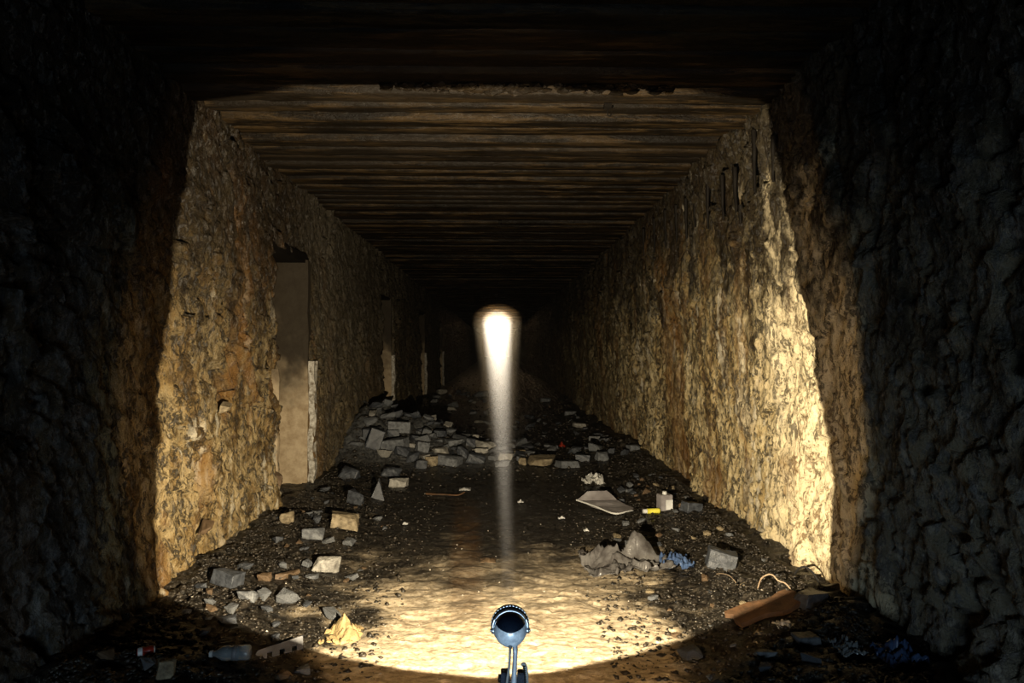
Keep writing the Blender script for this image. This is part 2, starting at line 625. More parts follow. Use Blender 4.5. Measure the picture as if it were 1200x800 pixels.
def relief(y, z, side):
    k = 100 if side < 0 else 160
    sl = 0.45 if side < 0 else 0.15
    s = y + sl * z
    wx = 0.35 * fbm(y * 2.2, z * 2.2, k + 9, 3)
    wz = 0.35 * fbm(y * 2.2, z * 2.2, k + 14, 3)
    h = 0.085 * fbm(y * 0.9, z * 0.8, k, 3)
    v1, e1 = chips((s + wx * .5) * 3.6, (z + wz * .5) * 2.3, k + 20, 0.7)
    v2, e2 = chips((s + wx * .35) * 9.5, (z + wz * .35) * 5.0, k + 30, 0.9)
    v3, e3 = chips((s + wx * .2) * 23, (z + wz * .2) * 13, k + 50, 1.0)
    msk = sstep(-0.25, 0.25, fbm(y * 1.3, z * 1.3, k + 60, 3))
    h = h + 0.042 * v1 * (0.35 + msk) + 0.038 * v2 * (0.5 + 0.7 * msk) + 0.017 * v3
    h = h - 0.022 * np.exp(-(e1 / 0.05) ** 2) * msk
    h = h + 0.016 * fbm(s * 18, z * 8, k + 70, 3, 0.6)
    return h


def make_wall(name, side, mat):
    ys = wall_depths()
    zs = np.arange(-0.25, CEIL + 0.22, 0.0165)
    Yg, Zg = np.meshgrid(ys, zs, indexing='ij')
    r = relief(Yg, Zg, side)
    damp = 1 + 0.6 * sstep(3.9, 3.0, Yg)          # rougher hewn rock near the mouth
    r = r * damp
    if side < 0:
        X = xl(Zg) + r
        for a, b in NICHES:
            m = (Yg > a) & (Yg < b) & (Zg < NICHE_TOP)
            X = np.where(m, xl(Zg) - 0.62 + r * 0.5, X)
    else:
        X = xr(Zg) - r
    o = link(name, grid_mesh(name, np.stack([X, Yg, Zg], -1)), mat, None, False)
    o['kind'] = 'structure'
    return o


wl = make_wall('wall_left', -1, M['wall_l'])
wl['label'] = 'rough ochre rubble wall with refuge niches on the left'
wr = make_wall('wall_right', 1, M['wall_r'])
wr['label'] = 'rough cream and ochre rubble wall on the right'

# floor
yf = list(np.arange(Y0, 2.6, 0.1))
y = 2.6
while y < Y1:
    yf.append(y)
    y += max(0.010, 0.9 * y * y / 1280)
yf.append(Y1)
xf = np.arange(-2.9, 2.45, 0.0165)
Yg, Xg = np.meshgrid(np.array(yf), xf, indexing='ij')
Zf = floor_z(Xg, Yg) + floor_fine(Xg, Yg)
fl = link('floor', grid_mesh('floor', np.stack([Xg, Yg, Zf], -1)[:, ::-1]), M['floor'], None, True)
fl['kind'] = 'structure'
fl['label'] = 'muddy tunnel floor, pale in the middle and black wet at the sides'

# ceiling: slab with one object per cast rib
bm = bmesh.new()
add_box(bm, (0, (Y0 + Y1) / 2, CEIL + 0.12), (4.9, Y1 - Y0, 0.14))
ce = link('ceiling', bm_mesh('ceiling', bm), M['rib'])
ce['kind'] = 'structure'
ce['label'] = 'sooty ribbed tunnel ceiling'


def rib_mesh(seed, near):
    rs = np.random.default_rng(seed)
    nx = 90 if near else 24
    xs = np.linspace(-2.25, 2.15, nx)
    w, hgt = 0.108, 0.045
    prof = np.array([(-w * 1.12, 0.06), (-w, 0.01), (-w * .93, -hgt * .75), (-w * .7, -hgt), (0, -hgt * 1.04), (w * .7, -hgt), (w * .93, -hgt * .75), (w, 0.01), (w * 1.12, 0.06)])
    P = np.zeros((nx, len(prof), 3))
    for j, (a, b) in enumerate(prof):
        P[:, j, 0] = xs
        P[:, j, 1] = a + 0.014 * fbm(xs * 1.7, xs * 0 + j * 0.9 + seed * 5, 200 + seed, 4)
        P[:, j, 2] = b + 0.011 * fbm(xs * 2.5, xs * 0 + j * 1.3 + seed * 3, 230 + seed, 5, .65)
    return grid_mesh('ceiling_rib', P)


ribs_near = [rib_mesh(i, True) for i in range(14)]
ribs_far = [rib_mesh(20 + i, False) for i in range(8)]
yy = 1.2
i = 0
while i < 290 and yy < Y1 - 1:
    me = ribs_near[i % 14] if yy < 12 else ribs_far[(i * 5) % 8]
    o = link('ceiling_rib', me, M['rib'], ce, True)
    o.scale = (1, random.uniform(0.75, 1.15), random.uniform(0.45, 1.2))
    o.location = (random.uniform(-.01, .01), yy, CEIL + random.uniform(-0.012, 0.012))
    yy += 0.272 + random.uniform(-0.012, 0.012)
    i += 1

# spalled, crumbling concrete along one rib near the edge of the light
rs = random.Random(5)
bm = bmesh.new()
for k in range(150):
    x = rs.uniform(-0.75, 1.2)
    c = Vector((x, 4.50 + 0.05 * rs.uniform(-1, 1), CEIL - 0.045 + rs.uniform(-.012, .012)))
    q = rs.uniform(.012, .04)
    r = bmesh.ops.create_icosphere(bm, subdivisions=1, radius=q)
    for v in r['verts']:
        v.co = c + Vector((v.co.x * 1.5, v.co.y, v.co.z * .7)) * rs.uniform(.7, 1.2)
o = link('crumbled_edge', bm_mesh('crumbled_edge', bm), M['rib'], ce)
o['kind'] = 'stuff'

# far end wall
bm = bmesh.new()
add_box(bm, (0, Y1 + 0.2, 1.7), (5.2, 0.3, 4.2))
wb = link('wall_back', bm_mesh('wall_back', bm), M['soot'])
wb['kind'] = 'structure'
wb['label'] = 'dark wall closing the far end of the tunnel'

# niche jambs
for a, b in NICHES:
    bm = bmesh.new()
    add_box(bm, (-2.42, b + 0.03, 1.28), (0.70, 0.10, 2.56))
    bmesh.ops.subdivide_edges(bm, edges=bm.edges, cuts=12, use_grid_fill=True)
    for v in bm.verts:
        v.co.x += 0.02 * float(vnoise(v.co.z * 4, v.co.y * 5, 3))
        v.co.y += 0.012 * float(vnoise(v.co.z * 5, v.co.x * 5, 4))
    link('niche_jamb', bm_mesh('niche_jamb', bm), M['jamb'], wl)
    bm = bmesh.new()
    add_box(bm, (-2.04, b + 0.03, 0.70), (0.07, 0.08, 1.5))
    bmesh.ops.subdivide_edges(bm, edges=bm.edges, cuts=14, use_grid_fill=True)
    for v in bm.verts:
        v.co.x += 0.05 * float(vnoise(v.co.z * 7, v.co.y * 9, 13))
        v.co.y += 0.04 * float(vnoise(v.co.z * 8, v.co.x * 9, 14))
    link('lit_edge', bm_mesh('lit_edge', bm), M['white'], wl)  # white strip stands in for the lamplit edge of the niche
    bm = bmesh.new()
    add_box(bm, (-2.40, (a + b) / 2, NICHE_TOP + 0.02), (0.60, b - a + 0.12, 0.10))
    link('niche_lintel', bm_mesh('niche_lintel', bm), M['soot'], wl)
# near edge of the first niche: a pale strip added for its lit look
bm = bmesh.new()
add_box(bm, (-2.09, 6.43, 0.70), (0.12, 0.07, 1.40))
bmesh.ops.subdivide_edges(bm, edges=bm.edges, cuts=14, use_grid_fill=True)
for v in bm.verts:
    v.co.x += 0.05 * float(vnoise(v.co.z * 7, v.co.y * 9, 23))
    v.co.y += 0.04 * float(vnoise(v.co.z * 8, v.co.x * 9, 24))
link('lit_edge', bm_mesh('lit_edge', bm), M['jamb'], wl)


def wall_point(px, py, side):
    d = ray(px, py)
    t = 1.0
    for _ in range(6000):
        p = CAM + d * t
        if (side > 0 and p.x > xr(p.z)) or (side < 0 and p.x < xl(p.z)):
            break
        t += 0.01
    return p


# dark stones that stand out of the left wall
for px, py, s, mt in ((240, 617, (0.08, 0.11, 0.07), 'st_brown'), (324, 560, (0.08, 0.09, 0.11), 'st_brown'), (263, 478, (.07, .09, .07), 'st_tan')):
    p = wall_point(px, py, -1)
    rs = random.Random(px)
    o = link('protruding_stone', rock_mesh(rs, s, 0.3), M[mt], wl)
    o.location = (p.x + 0.005, p.y, p.z - s[2] / 2)
    o.rotation_euler = (0.3, 0.2, 0.2)

# black tar runs down the right wall under the ceiling
for px, ya, yb in ((913, 158, 213), (889, 152, 226), (866, 196, 264), (851, 205, 258), (834, 216, 268), (818, 224, 266), (808, 232, 280), (796, 240, 284), (783, 246, 290), (770, 256, 296), (757, 268, 300), (873, 240, 262)):
    rs = random.Random(px)
    A = wall_point(px, ya, 1)
    B = wall_point(px + rs.uniform(-1, 3), yb, 1)
    pts = []
    for k in range(7):
        t = k / 6
        z = A.z + (B.z - A.z) * t
        y = A.y + (B.y - A.y) * t + rs.uniform(-.008, .008)
        x = xr(z) - 0.035
        pts.append((x, y, z))
    link('tar_run', bm_mesh('tar_run', tube(pts, lambda t: 0.022 * (1 - 0.6 * t), 6)), M['soot'], wr, True)

# small iron fittings in the ceiling
for px, py, lab in ((586, 262, 'small dark iron fitting on the ceiling centre line, nearest of the row'), (587, 311, 'small dark iron fitting on the ceiling centre line, middle of the row'), (580, 346, 'small dark iron fitting on the ceiling centre line, farthest of the row'), (712, 128, 'thin iron hook hanging from the near ceiling right of the middle')):
    d = ray(px, py)
    t = (CEIL - 0.09 - CAM.z) / d.z
    p = CAM + d * t
    e = tag(empty('ceiling_hook', (p.x, p.y, CEIL)), lab, 'hook')
    bm = bmesh.new()
    add_box(bm, (0, 0, -0.07), (0.05, 0.05, 0.03))
    link('plate', bm_mesh('plate', bm), M['soot'], e)
    link('hook', bm_mesh('hook', tube([(0, 0, -0.05), (0, 0, -0.12), (0.01, 0, -0.14), (0.022, 0, -0.135), (0.025, 0, -0.12)], 0.005, 8)), M['soot'], e, True)

# ------------------------------------------------------------------ the headlamp on its stand
LD = 1.8
d = ray(598, 736)
LP = CAM + d * (LD / d.y)
lamp = tag(empty('headlamp', (LP.x, LP.y, float(floor_z(LP.x, LP.y)))), 'chrome and dark blue bullet headlamp on a stand, shining down the tunnel', 'lamp')
LZ = LP.z - lamp.location.z
head_tilt = Matrix.Rotation(TILT_BEAM, 4, 'X')
HM = Matrix.Translation((0, 0, LZ)) @ head_tilt


def lpart(name, bm, mat, smooth=True, head=True, parent=None, sharp=False):
    if head:
        bmesh.ops.transform(bm, matrix=HM, verts=bm.verts)
    o = link(name, bm_mesh(name, bm), M[mat], parent or lamp, smooth)
    return o


bowl = [(-0.052 * math.cos(t), 0.0435 * math.sin(t) ** 0.92 if t > 0 else 0.0) for t in [math.pi / 2 * k / 36 for k in range(37)]] + [(0.018, 0.0435)]
cut = lambda c: c.z + 0.20 * (0.0435 - abs(c.x)) > 0.019
lpart('upper_shell', lathe(bowl, 120, 'Y', lambda c: cut(c)), 'navy')
lpart('lower_shell', lathe(bowl, 120, 'Y', lambda c: not cut(c)), 'silver')
lpart('chrome_ring', lathe([(0.004, 0.0432), (0.004, 0.0465), (0.010, 0.0478), (0.016, 0.0465), (0.016, 0.0432)], 48), 'chrome')
bz = lpart('bezel', lathe([(0.016, 0.043), (0.016, 0.0495), (0.030, 0.0505), (0.036, 0.049), (0.036, 0.042)], 48), 'black')
bm = bmesh.new()
for k in range(36):
    a = 2 * math.pi * k / 36
    add_box(bm, (0.0502 * math.cos(a), 0.023, 0.0502 * math.sin(a)), (0.002, 0.006, 0.004), Matrix.Rotation(-a, 3, 'Y'))
lpart('knurling', bm, 'chrome', False, True, bz)
lpart('reflector', lathe([(-0.030, 0.004), (-0.024, 0.016), (-0.012, 0.028), (0.004, 0.036), (0.020, 0.041)], 32), 'chrome')
bm = bmesh.new()
bmesh.ops.create_uvsphere(bm, u_segments=12, v_segments=8, radius=0.005)
bmesh.ops.translate(bm, vec=(0, 0.006, 0.004), verts=bm.verts)
lpart('bulb', bm, 'lens', True, False).location = (0, 0, LZ)
bm = bmesh.new()
inner = [bm.verts.new((u * 0.020, 0.034, 0.004 + v * 0.020)) for u, v in LIGHT_MASK]
outer = []
for u, v in LIGHT_MASK:
    a = math.atan2(v, u)
    outer.append(bm.verts.new((0.0430 * math.cos(a), 0.034, 0.0430 * math.sin(a))))
for k in range(len(LIGHT_MASK)):
    j = (k + 1) % len(LIGHT_MASK)
    bm.faces.new((inner[k], inner[j], outer[j], outer[k]))
lpart('added_light_mask', bm, 'black', False, False).location = (0, 0, LZ)  # unseen plate added to cut the flood light to shape
for s in (-1, 1):
    bm = bmesh.new()
    add_cyl(bm, (s * 0.041, 0.0, -0.005), (s * 0.050, 0.0, -0.005), 0.0085, 0.0075, 16)
    add_cyl(bm, (s * 0.049, 0.0, -0.005), (s * 0.053, 0.0, -0.005), 0.005, 0.004, 6)
    lpart('pivot_bolt', bm, 'chrome')
    lpart('yoke_arm', tube([(s * 0.046, 0.0, -0.005), (s * 0.0455, 0.001, 0.010), (s * 0.041, 0.003, 0.024)], 0.0035, 8), 'chrome')
bm = bmesh.new()
add_cyl(bm, (-0.001, -0.040, -0.024), (-0.001, -0.048, -0.0275), 0.0055, 0.005, 14)
add_box(bm, (-0.001, -0.0485, -0.0278), (0.008, 0.001, 0.0016))
lpart('grommet', bm, 'chrome')
lpart('power_cable', tube([(-0.001, -0.046, -0.027), (-0.002, -0.062, -0.036), (-0.003, -0.060, -0.055), (-0.005, -0.052, -0.085), (-0.009, -0.045, -0.115), (-0.010, -0.03, -0.15)], 0.0032, 10), 'wht', head=False).location = (0, 0, LZ)
# neck, clamp and knob
nb = bmesh.new()
prof = [(-0.040, 0.012, 0.007), (-0.060, 0.013, 0.0065), (-0.085, 0.012, 0.006), (-0.120, 0.010, 0.007), (-0.150, 0.009, 0.008)]
rings = []
for z, xc, w in prof:
    rings.append([nb.verts.new((xc + w * math.cos(a), 0.010 * math.sin(a) - 0.004, z)) for a in [2 * math.pi * k / 12 for k in range(12)]])
for A, B in zip(rings, rings[1:]):
    for k in range(12):
        nb.faces.new((A[k], A[(k + 1) % 12], B[(k + 1) % 12], B[k]))
nb.faces.new(rings[0]); nb.faces.new(rings[-1])
lpart('neck', nb, 'alu', head=False).location = (0, 0, LZ)


def clampbox(name, c, s, mat, bev=0.002):
    bm = bmesh.new()
    add_box(bm, c, s)
    bmesh.ops.bevel(bm, geom=list(bm.edges), offset=bev, segments=2, affect='EDGES')
    o = lpart(name, bm, mat, False, False)
    o.location = (0, 0, LZ)
    return o


clampbox('clamp_jaw', (-0.013, -0.004, -0.128), (0.024, 0.030, 0.040), 'navy')
clampbox('clamp_jaw', (0.028, -0.004, -0.128), (0.020, 0.026, 0.036), 'navy')
clampbox('base_block', (0.010, -0.004, -0.158), (0.062, 0.044, 0.030), 'alu', 0.004)
bm = bmesh.new()
add_cyl(bm, (-0.024, -0.004, -0.128), (-0.032, -0.004, -0.128), 0.010, 0.010, 14)
o = lpart('side_knob', bm, 'black', True, False); o.location = (0, 0, LZ)
kb = lpart('braided_lead', tube([(0.030, -0.010, -0.092), (0.036, -0.012, -0.088), (0.041, -0.014, -0.100), (0.043, -0.014, -0.125), (0.044, -0.012, -0.16)], 0.0045, 10), 'wht', head=False)
kb.location = (0, 0, LZ)
bm = bmesh.new()
for k in range(12):
    add_cyl(bm, (0.0365 + 0.0009 * k * 0.6, -0.014, -0.090 - 0.0055 * k), (0.0365 + 0.0009 * k * 0.6, -0.014, -0.0925 - 0.0055 * k), 0.0052, None, 8)
lpart('braid_band', bm, 'black', False, False, kb)
# post and feet
bm = bmesh.new()
add_cyl(bm, (0.008, -0.004, 0.14), (0.008, -0.004, LZ - 0.165), 0.012, 0.010, 16)
lpart('post', bm, 'alu', True, False)
bm = bmesh.new()
add_cyl(bm, (0.008, -0.004, 0.20), (0.008, -0.004, 0.27), 0.020, 0.018, 16)
lpart('collar', bm, 'black', True, False)
for k in range(3):
    a = math.radians(90 + 120 * k + 60)
    dx, dy = math.cos(a), math.sin(a)
    fx, fy = 0.008 + 0.24 * dx, -0.004 + 0.24 * dy
    fz = float(floor_z(LP.x + fx, LP.y + fy)) - lamp.location.z
    o = lpart('leg', tube([(0.008 + 0.016 * dx, -0.004 + 0.016 * dy, 0.24), (0.008 + .13 * dx, -.004 + .13 * dy, 0.13), (fx, fy, fz + 0.004)], 0.007, 8), 'alu', True, False)
    bm = bmesh.new()
    add_cyl(bm, (fx, fy, fz - 0.01), (fx, fy, fz + 0.016), 0.011, 0.010, 10)
    lpart('rubber_foot', bm, 'black', True, False, o)


def spot(name, spec, tilt, soft, fwd=0.06):
    sd = bpy.data.lights.new(name, 'SPOT')
    sd.spot_size = math.radians(2 * spec[0])
    sd.spot_blend = spec[1]
    sd.energy = spec[2]
    sd.color = spec[3]
    sd.shadow_soft_size = soft
    o = bpy.data.objects.new(name, sd)
    C.objects.link(o)
    o.parent = lamp
    o.matrix_local = Matrix.Translation((0, fwd, LZ + 0.004)) @ Matrix.Rotation(math.pi / 2 + tilt, 4, 'X')
    return o


spot('flood_light', FLOOD, TILT_FLOOD, 0.00015, 0.014)
spot('spill_light', SPILL, TILT_FLOOD, 0.012)
spot('beam_light', BEAM, TILT_BEAM, 0.022)
spot('halo_light', HALO, TILT_BEAM, 0.022)

# ------------------------------------------------------------------ rubble: one object per stone
#  (x0, y0, x1, y1) in the photograph, material, blockiness, tilt, label
STONES = [
    ((426, 499, 444, 527), 'st_dark', .8, 18, 'grey slab leaning on edge at the left end of the rubble mound'),
    ((453, 495, 479, 511), 'st_grey', .95, 4, 'pale squared block crowning the rubble mound'),
    ((453, 502, 467, 515), 'st_dark', .9, 0, 'dark square block in front of the pale block crowning the mound'),
    ((447, 514, 478, 531), 'st_grey', .9, -6, 'long grey block below the squared blocks of the rubble mound'),
    ((460, 524, 479, 537), 'st_dark', .8, 12, 'dark slab tilted against the long grey block on the mound'),
    ((486, 517, 501, 531), 'st_grey', .5, 10, 'grey angular stone right of the long grey block'),
    ((505, 523, 526, 532), 'st_pale', .5, 5, 'flat pale stone in the middle of the rubble mound'),
    ((522, 514, 542, 523), 'st_grey', .5, -5, 'flat grey stone at the back of the mound above the pale one'),
    ((531, 522, 547, 537), 'st_dark', .4, 20, 'dark pointed stone in the middle of the rubble mound'),
    ((545, 514, 558, 525), 'st_dark', .4, 10, 'small dark upright stone at the back of the rubble mound'),
    ((557, 516, 584, 528), 'st_pale', .6, 8, 'long pale stone just left of the light beam'),
    ((498, 533, 513, 548), 'st_tan', .3, 0, 'round tan stone at the front of the rubble mound'),
    ((512, 533, 539, 547), 'st_grey', .7, 6, 'broad grey stone right of the round tan stone'),
    ((546, 530, 567, 544), 'st_dark', .4, 16, 'dark wedge-shaped stone at the front right of the mound'),
    ((556, 525, 573, 533), 'st_pale', .4, 0, 'small pale stone behind the dark wedge-shaped stone'),
    ((584, 529, 603, 541), 'st_pale', .5, 0, 'whitish stone standing in the light beam'),
    ((578, 539, 597, 547), 'st_grey', .5, 0, 'low grey stone in front of the whitish stone in the beam'),
    ((600, 525, 615, 532), 'st_tan', .5, 0, 'small tan stone behind right of the beam'),
    ((607, 534, 617, 545), 'st_tan', .2, 0, 'small yellowish round stone right of the beam'),
    ((618, 535, 652, 547), 'st_tan', .9, -3, 'long tan block lying right of the beam'),
    ((652, 539, 678, 549), 'st_grey', .85, 3, 'grey block end to end with the long tan block'),
    ((698, 528, 714, 540), 'st_grey', .8, 5, 'grey squared stone near the right end of the rubble line'),
    ((675, 531, 693, 540), 'st_dark', .6, 0, 'dark flat stone left of the grey squared stone at right'),
    ((637, 519, 653, 525), 'st_grey', .6, 0, 'thin grey stone behind the long tan block'),
    ((671, 494, 688, 501), 'st_pale', .7, 0, 'thin pale stone far back near the right wall'),
    ((662, 481, 676, 487), 'st_grey', .6, 0, 'small grey stone far back near the right wall, behind the thin pale one'),
    ((634, 465, 646, 471), 'st_grey', .6, 0, 'farthest small grey stone on the right side'),
    ((512, 454, 524, 462), 'st_pale', .4, 0, 'farthest pale stone at the left wall foot'),
    ((504, 466, 514, 472), 'st_grey', .4, 0, 'small grey stone just in front of the farthest pale one at left'),
    ((555, 456, 573, 465), 'st_grey', .5, 0, 'flat grey stone far back left of the beam'),
    ((455, 559, 477, 571), 'st_pale', .25, 6, 'pale rounded boulder in front of the rubble mound'),
    ((446, 545, 467, 560), 'st_dark', .5, 12, 'dark boulder just behind the pale rounded one'),
    ((485, 537, 499, 549), 'st_dark', .4, 8, 'dark stone left of the round tan stone on the mound'),
    ((509, 502, 523, 512), 'st_dark', .6, 0, 'dark stone alone behind the rubble mound'),
    ((364, 648, 392, 673), 'st_pale', .3, 8, 'large white-faced stone on the dark bank near the left wall'),
    ((353, 618, 378, 632), 'st_grey', .5, 6, 'flat greyish stone behind the large white-faced stone'),
    ((247, 668, 278, 688), 'st_dark', .8, 10, 'dark grey slab at the foot of the lit left wall'),
    ((276, 692, 298, 706), 'st_grey', .4, 4, 'flat grey stone in front of the slab at the left wall foot'),
    ((326, 598, 344, 615), 'st_tan', .3, 0, 'yellowish stone at the near corner of the refuge niche'),
    ((383, 600, 417, 620), 'st_tan', .3, 10, 'low tan lump on the bank right of the refuge niche'),
    ((322, 669, 337, 680), 'st_brown', .5, 0, 'brown stone left of the large white-faced stone'),
    ((354, 672, 371, 680), 'st_grey', .5, 0, 'small flat stone just before the large white-faced stone'),
    ((181, 770, 201, 797), 'st_tan', .4, 6, 'mossy tan stone at the bottom edge of the picture, left'),
    ((50, 735, 68, 749), 'brick', .95, 8, 'broken red brick at the foot of the near left wall'),
    ((20, 730, 46, 752), 'st_grey', .5, 10, 'grey stone beside the broken brick at far left'),
    ((828, 640, 862, 668), 'st_dark', .85, 14, 'dark flat slab on the rubble before the lit right wall'),
    ((934, 688, 968, 713), 'st_dark', .7, 8, 'dark block lying at the end of the rotten board'),
    ((886, 760, 913, 771), 'st_grey', .3, 0, 'flat grey disc-like stone in the dark at lower right'),
    ((930, 744, 964, 758), 'st_grey', .6, 6, 'grey shard in the dark below the rotten board'),
    ((800, 585, 822, 600), 'st_dark', .5, 6, 'dark stone at the right wall foot beside the carton'),
    ((395, 545, 420, 562), 'st_dark', .6, 10, 'dark stone at the left wall foot before the mound'),
    ((405, 572, 428, 590), 'st_dark', .5, 10, 'dark jagged stone at the left wall foot right of the niche'),
    ((736, 520, 752, 528), 'st_grey', .6, 0, 'grey stone at the right wall foot beyond the rubble line'),
    ((690, 510, 704, 516), 'st_grey', .6, 0, 'small grey stone behind the rubble line on the right'),
]
PLACED = []
for (x0, y0, x1, y1), mt, bl, tl, lab in STONES:
    rs = random.Random(x0 * 31 + y0)
    p = at((x0 + x1) / 2, y1)
    k = p.y / FPX
    w = (x1 - x0) * k
    h = (y1 - y0) * k * 0.86
    dd = w * rs.uniform(0.55, 0.8)
    me = rock_mesh(rs, (w, dd, h), bl * 0.45, 34)
    o = link('brick' if mt == 'brick' else 'rubble_stone', me, M[mt])
    q = (p.x, p.y + dd * 0.4)
    PLACED.append((q[0], q[1], (w + dd) / 4))
    o.location = (q[0], q[1], float(floor_z(*q)) - 0.06 * h - 0.006)
    o.rotation_euler = (math.radians(rs.uniform(-6, 6)), math.radians(tl), math.radians(rs.uniform(-25, 25)))
    tag(o, lab, 'brick' if mt == 'brick' else 'stone', 'loose stones on the tunnel floor')

# keep small stones clear of the litter placed below
for px, py, r in ((268, 776, .12), (326, 771, .12), (168, 772, .07), (400, 752, .2), (716, 604, .35), (742, 672, .35), (796, 668, .15), (780, 599, .12), (765, 602, .1), (697, 568, .2), (900, 725, .2), (908, 695, .12), (1001, 770, .12), (1064, 782, .14), (518, 583, .2), (441, 586, .12)):
    q = at(px, py)
    PLACED.append((q.x, q.y + 0.03, r))
PLACED.append((LP.x, LP.y, 0.4))

# smaller stones that can still be counted
VAR = {}
for mt in ('st_grey', 'st_dark', 'st_brown', 'st_pale', 'st_tan'):
    VAR[mt] = []
    for i in range(4):
        me = rock_mesh(random.Random(i + 10 * len(VAR)), (1, 0.75, 0.5), 0.2, 26)
        me.materials.append(M[mt])
        VAR[mt].append(me)


def scatter(n, box, size, mats, label, group, seed):
    rs = random.Random(seed)
    for i in range(n):
        s = rs.uniform(*size) * (1 if rs.random() < .8 else 1.5)
        for _ in range(40):
            x = rs.uniform(box[0], box[1]); y = rs.uniform(box[2], box[3])
            if all((x - a) ** 2 + (y - b) ** 2 > (0.46 * s + c) ** 2 for a, b, c in PLACED):
                break
        else:
            continue
        PLACED.append((x, y, 0.46 * s))
        o = link('small_stone', rs.choice(VAR[rs.choice(mats)]), None)
        o.location = (x, y, float(floor_z(x, y)) - 0.06 * s)
        o.rotation_euler = (rs.uniform(-.3, .3), rs.uniform(-.3, .3), rs.uniform(0, 6.3))
        o.scale = (s, s, s * rs.uniform(.6, 1.2))
        tag(o, label, 'stone', group)


scatter(60, (-1.85, -0.95, 3.2, 7.2), (0.035, 0.085), ('st_grey', 'st_dark', 'st_brown', 'st_dark'), 'small broken stone on the dark bank along the left wall', 'small stones along the left wall', 1)
scatter(70, (0.95, 1.9, 3.1, 8.0), (0.03, 0.075), ('st_brown', 'st_dark', 'st_tan', 'st_grey'), 'small broken stone on the dark bank along the right wall', 'small stones along the right wall', 2)
scatter(130, (-1.85, 0.5, 8.9, 11.0), (0.09, 0.22), ('st_grey', 'st_dark', 'st_grey', 'st_pale', 'st_dark'), 'small broken stone filling the rubble mound', 'small stones in the rubble mound', 3)
scatter(45, (0.1, 1.8, 8.6, 16.0), (0.05, 0.16), ('st_grey', 'st_dark', 'st_dark'), 'small stone of the thin rubble line beyond the carton', 'small stones right of the beam', 4)
scatter(30, (-1.8, 0.0, 13.0, 24.0), (0.08, 0.22), ('st_grey', 'st_dark', 'st_pale'), 'small stone on the far floor behind the rubble mound', 'small far stones on the left', 5)


def gravel(name, n, fx, fy, size, mat, label, seed):
    rs = np.random.default_rng(seed)
    xs = fx(rs, n); ys = fy(rs, n)
    base = np.array([(1, 0, 0), (-1, 0, 0), (0, 1, 0), (0, -1, 0), (0, 0, 1), (0, 0, -1)], float)
    tri = np.array([(0, 2, 4), (2, 1, 4), (1, 3, 4), (3, 0, 4), (2, 0, 5), (1, 2, 5), (3, 1, 5), (0, 3, 5)])
    s = size[0] + (size[1] - size[0]) * rs.random(n) ** 2.5
    z = floor_z(xs, ys) + floor_fine(xs, ys) + s * 0.15
    V = base[None] * rs.uniform(0.45, 1.15, (n, 6, 1)) * s[:, None, None] * np.array([1, .8, .45]) + rs.normal(0, .12, (n, 6, 3)) * s[:, None, None]
    a = rs.uniform(0, 6.28, n)
    ca, sa = np.cos(a)[:, None], np.sin(a)[:, None]
    V = np.stack([V[..., 0] * ca - V[..., 1] * sa, V[..., 0] * sa + V[..., 1] * ca, V[..., 2]], -1)
    V += np.stack([xs, ys, z], -1)[:, None]
    F = (tri[None] + 6 * np.arange(n)[:, None, None]).reshape(-1, 3)
    me = bpy.data.meshes.new(name)
    me.vertices.add(n * 6); me.vertices.foreach_set('co', V.reshape(-1).astype(np.float32))
    me.loops.add(F.size); me.loops.foreach_set('vertex_index', F.reshape(-1).astype(np.int32))
    me.polygons.add(len(F)); me.polygons.foreach_set('loop_start', (np.arange(len(F)) * 3).astype(np.int32))
    me.update(calc_edges=True)
    o = link(name, me, mat)
    tag(o, label, 'gravel', None, 'stuff')
    return o


sideL = lambda rs, n: -1.93 + 1.35 * rs.random(n) ** 2.6
sideR = lambda rs, n: 1.93 - 1.35 * rs.random(n) ** 2.4
allx = lambda rs, n: rs.uniform(-1.9, 1.9, n)
dep = lambda a, b: (lambda rs, n: 1 / (1 / b + (1 / a - 1 / b) * rs.random(n)))
gravel('gravel', 7000, sideL, dep(2.6, 11), (0.006, 0.032), M['gravel_d'], 'dark gravel strewn along the foot of the left wall', 1)
gravel('gravel', 9000, sideR, dep(2.6, 11), (0.006, 0.030), M['gravel_d'], 'dark gravel strewn along the foot of the right wall', 2)
gravel('gravel', 700, allx, dep(2.8, 14), (0.004, 0.014), M['gravel_p'], 'pale grit specks scattered over the mud floor', 3)
gravel('gravel', 3000, allx, dep(8.2, 40), (0.012, 0.06), M['gravel_d'], 'dark coarse gravel on the far tunnel floor', 4)


# ------------------------------------------------------------------ litter
def frame_at(px, py, scale_px):
    p = at(px, py)
    return p, p.y / FPX


